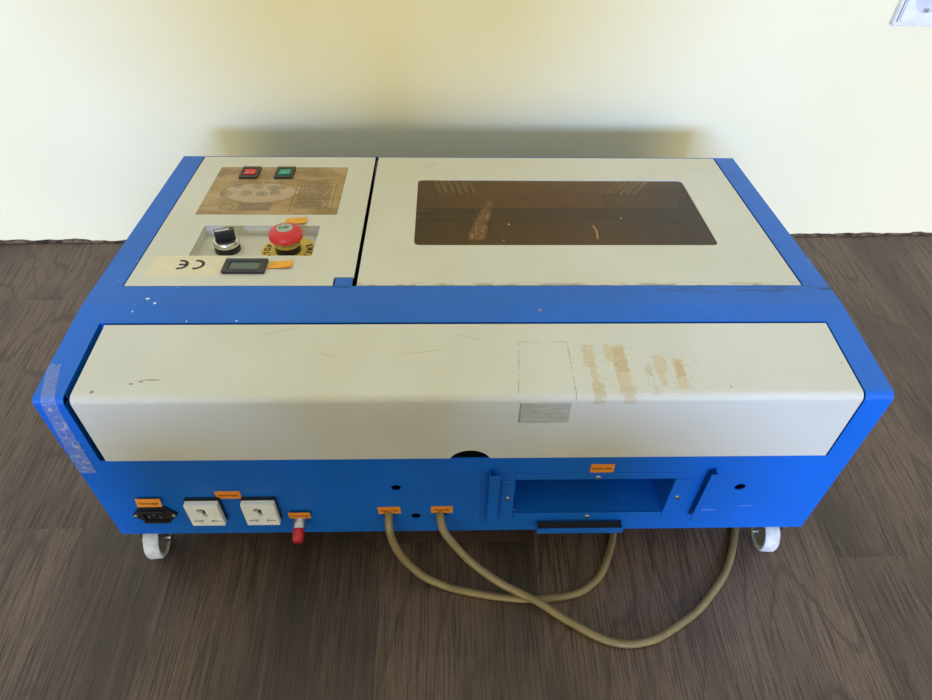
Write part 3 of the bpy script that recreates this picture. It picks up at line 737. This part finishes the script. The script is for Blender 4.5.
c0, kids = castor()
pos = [(-.3800, .0205, .10), (.3790, .0205, -.06), (-.3700, .4550, .4), (.3700, .4550, -.3)]
def settle(o, ks, x, y, rz):
    M = Matrix.Translation((x, y, 0)) @ Matrix.Rotation(rz, 4, 'Z')
    place(o, M, mach)
    for k in ks:
        k.parent = o; k.matrix_parent_inverse = Matrix.Identity(4); k.matrix_basis = Matrix.Identity(4)
spare = []
for i in range(3):
    o = c0.copy(); COL.objects.link(o); ks = []
    for k in kids: q = k.copy(); COL.objects.link(q); ks.append(q)
    spare.append((o, ks))
for (o, ks), (x, y, r) in zip([(c0, kids)] + spare, pos): settle(o, ks, x, y, r)

# ------------------------------------------------------------------ hoses
H1 = [(-.0882,.0260,.1120),(-.0882,.0040,.1120),(-.0882,-.0060,.1110),(-.0878,-.0125,.1040),(-.0868,-.0160,.0960),(-.0845,-.0195,.0840),(-.0780,-.0230,.0620),(-.0655,-.0280,.0400),(-.0491,-.0335,.0220),(-.0277,-.0371,.0080),(-.0072,-.0425,.0055),(.0406,-.0517,.0050),(.0884,-.0548,.0050),(.1312,-.0492,.0050),(.1550,-.0357,.0050),(.1699,-.0191,.0050),(.1830,.0076,.0050),(.1904,.0283,.0050),(.1965,.0600,.0050),(.1980,.1200,.0050)]
H2 = [(-.0300,.0260,.1120),(-.0300,.0040,.1120),(-.0298,-.0060,.1110),(-.0285,-.0125,.1060),(-.0255,-.0165,.0985),(-.0191,-.0205,.0885),(-.0066,-.0265,.0700),(.0100,-.0340,.0520),(.0393,-.0470,.0330),(.0634,-.0533,.0190),(.0865,-.0643,.0158),(.1034,-.0749,.0120),(.1203,-.0841,.0080),(.1531,-.1021,.0055),(.1808,-.1091,.0050),(.2043,-.1072,.0050),(.2229,-.1018,.0050),(.2537,-.0848,.0050),(.2781,-.0685,.0050),(.3060,-.0415,.0050),(.3249,-.0185,.0050),(.3415,.0125,.0050),(.3540,.0500,.0050),(.3560,.1200,.0050)]
bm = NB(); tube(bm, smooth_path(H1), .0046); tag(obj('rubber_hose', bm, HOSE_M, smooth=True), 'shorter yellowed hose from the left port, curving under the machine below the exhaust lip', 'hose', 'water hoses')
bm = NB(); tube(bm, smooth_path(H2), .0046); tag(obj('rubber_hose', bm, HOSE_M, smooth=True), 'longer yellowed hose from the right port, looping furthest out over the wooden floor', 'hose', 'water hoses')

# ------------------------------------------------------------------ the photographer, squatting behind the camera, whose body keeps the window off the middle
def skin_body(name, verts, edges, radii, mat, parent=None, sub=2):
    me = bpy.data.meshes.new(name); me.from_pydata(verts, edges, []); o = bpy.data.objects.new(name, me); COL.objects.link(o)
    me.materials.append(mat)
    s = o.modifiers.new('skin', 'SKIN'); s.use_smooth_shade = True
    for i, r in enumerate(radii):
        d = me.skin_vertices[0].data[i]; d.radius = (r, r) if not isinstance(r, tuple) else r
        d.use_root = (i == 0)
    b = o.modifiers.new('sub', 'SUBSURF'); b.levels = sub; b.render_levels = sub
    dg = bpy.context.evaluated_depsgraph_get(); dg.update(); m2 = bpy.data.meshes.new_from_object(o.evaluated_get(dg))
    bpy.data.objects.remove(o); bpy.data.meshes.remove(me)
    q = bpy.data.objects.new(name, m2); COL.objects.link(q); place(q, I4, parent)
    for p in m2.polygons: p.use_smooth = True
    return q
PX, PY = -.07, -1.0
Vv = [(PX, PY-.05, .34), (PX, PY+.02, .52), (PX, PY+.09, .72), (PX, PY+.15, .88), (PX, PY+.18, .96), (PX, PY+.21, 1.03), (PX, PY+.25, 1.12), (PX, PY+.27, 1.19)]
Rr = [(.17, .13), (.17, .12), (.19, .12), (.18, .10), .065, .062, .095, .075]
Ee = [(0,1),(1,2),(2,3),(3,4),(4,5),(5,6),(6,7)]
for s in (-1, 1):
    b = len(Vv)
    Vv += [(PX+s*.12, PY+.02, .33), (PX+s*.24, PY+.33, .46), (PX+s*.20, PY+.12, .10), (PX+s*.21, PY+.16, .045), (PX+s*.22, PY+.31, .035)]
    Rr += [.095, .065, .048, .045, .038]; Ee += [(0, b), (b, b+1), (b+1, b+2), (b+2, b+3), (b+3, b+4)]
    b = len(Vv)
    Vv += [(PX+s*.19, PY+.16, .86), (PX+s*.25, PY+.30, .68), (PX+s*.12, PY+.50, .76), (PX+s*.10, PY+.545, .79)]
    Rr += [.060, .045, .033, .030]; Ee += [(3, b), (b, b+1), (b+1, b+2), (b+2, b+3)]
CLOTH = simple('dark_clothes', (.03, .03, .035), .9)
SKINM = simple('skin', (.42, .26, .19), .55)
pers = skin_body('person', Vv, Ee, Rr, CLOTH)
tag(pers, 'person in dark clothes squatting behind the camera with a phone in both hands', 'person')

# ------------------------------------------------------------------ light
w = bpy.data.worlds.new('room'); C.world = w; w.use_nodes = True; nt = w.node_tree
bg = nt.nodes['Background']
tc = nt.nodes.new('ShaderNodeTexCoord'); sx = nt.nodes.new('ShaderNodeSeparateXYZ'); nt.links.new(tc.outputs['Generated'], sx.inputs[0])
def wr(v, a, b, lo, hi):
    x = nt.nodes.new('ShaderNodeMapRange'); x.interpolation_type = 'SMOOTHSTEP'; nt.links.new(v, x.inputs[0])
    for i, k in enumerate((a, b, lo, hi)): x.inputs[i+1].default_value = k
    return x.outputs[0]
def wm(op, a, b):
    x = nt.nodes.new('ShaderNodeMath'); x.operation = op
    for i, k in enumerate((a, b)):
        if isinstance(k, (int, float)): x.inputs[i].default_value = k
        else: nt.links.new(k, x.inputs[i])
    return x.outputs[0]
# the lit lower half of the room behind the camera
band = wm('MULTIPLY', wm('MULTIPLY', wr(sx.outputs[2], -.02, .06, 0, 1), wr(sx.outputs[2], .25, .30, 1, 0)), wr(sx.outputs[1], -.93, -.74, 1, 0))
nt.links.new(wm('ADD', wm('MULTIPLY', band, BAND), wr(sx.outputs[2], 0, 1, .72, 1.12)), bg.inputs[1])
mc = nt.nodes.new('ShaderNodeMix'); mc.data_type = 'RGBA'; nt.links.new(band, mc.inputs[0]); mc.inputs[6].default_value = WCOL; mc.inputs[7].default_value = (.78, .68, .46, 1); nt.links.new(mc.outputs[2], bg.inputs[0])
ld = bpy.data.lights.new('window_daylight', 'AREA'); ld.shape = 'RECTANGLE'; ld.size = 1.1; ld.size_y = .55; ld.energy = WIN; ld.color = (.29, .47, 1.0)
lo = bpy.data.objects.new('window_daylight', ld); COL.objects.link(lo); lo.location = (.02, -4.5, 1.60); lo.rotation_euler = (pi/2 - .26, 0, 0)

# ------------------------------------------------------------------ camera
cd = bpy.data.cameras.new('camera'); cam = bpy.data.objects.new('camera', cd); COL.objects.link(cam)
r = Vector((.99963044, -.02138851, .01677844)); u = Vector((.00383832, .72207978, .69179914)); d = Vector((.02691192, .69147908, -.72189503))
cam.matrix_world = Matrix(((r.x, u.x, -d.x, -.02120285), (r.y, u.y, -d.y, -.40781958), (r.z, u.z, -d.z, .8047996), (0, 0, 0, 1)))
cd.sensor_width = 36; cd.lens = 36*688.969/932; cd.clip_start = .01
C.camera = cam
C.view_settings.view_transform = 'Standard'; C.view_settings.look = 'None'; C.view_settings.gamma = 1; C.view_settings.exposure = 0.0
C.view_settings.use_curve_mapping = False
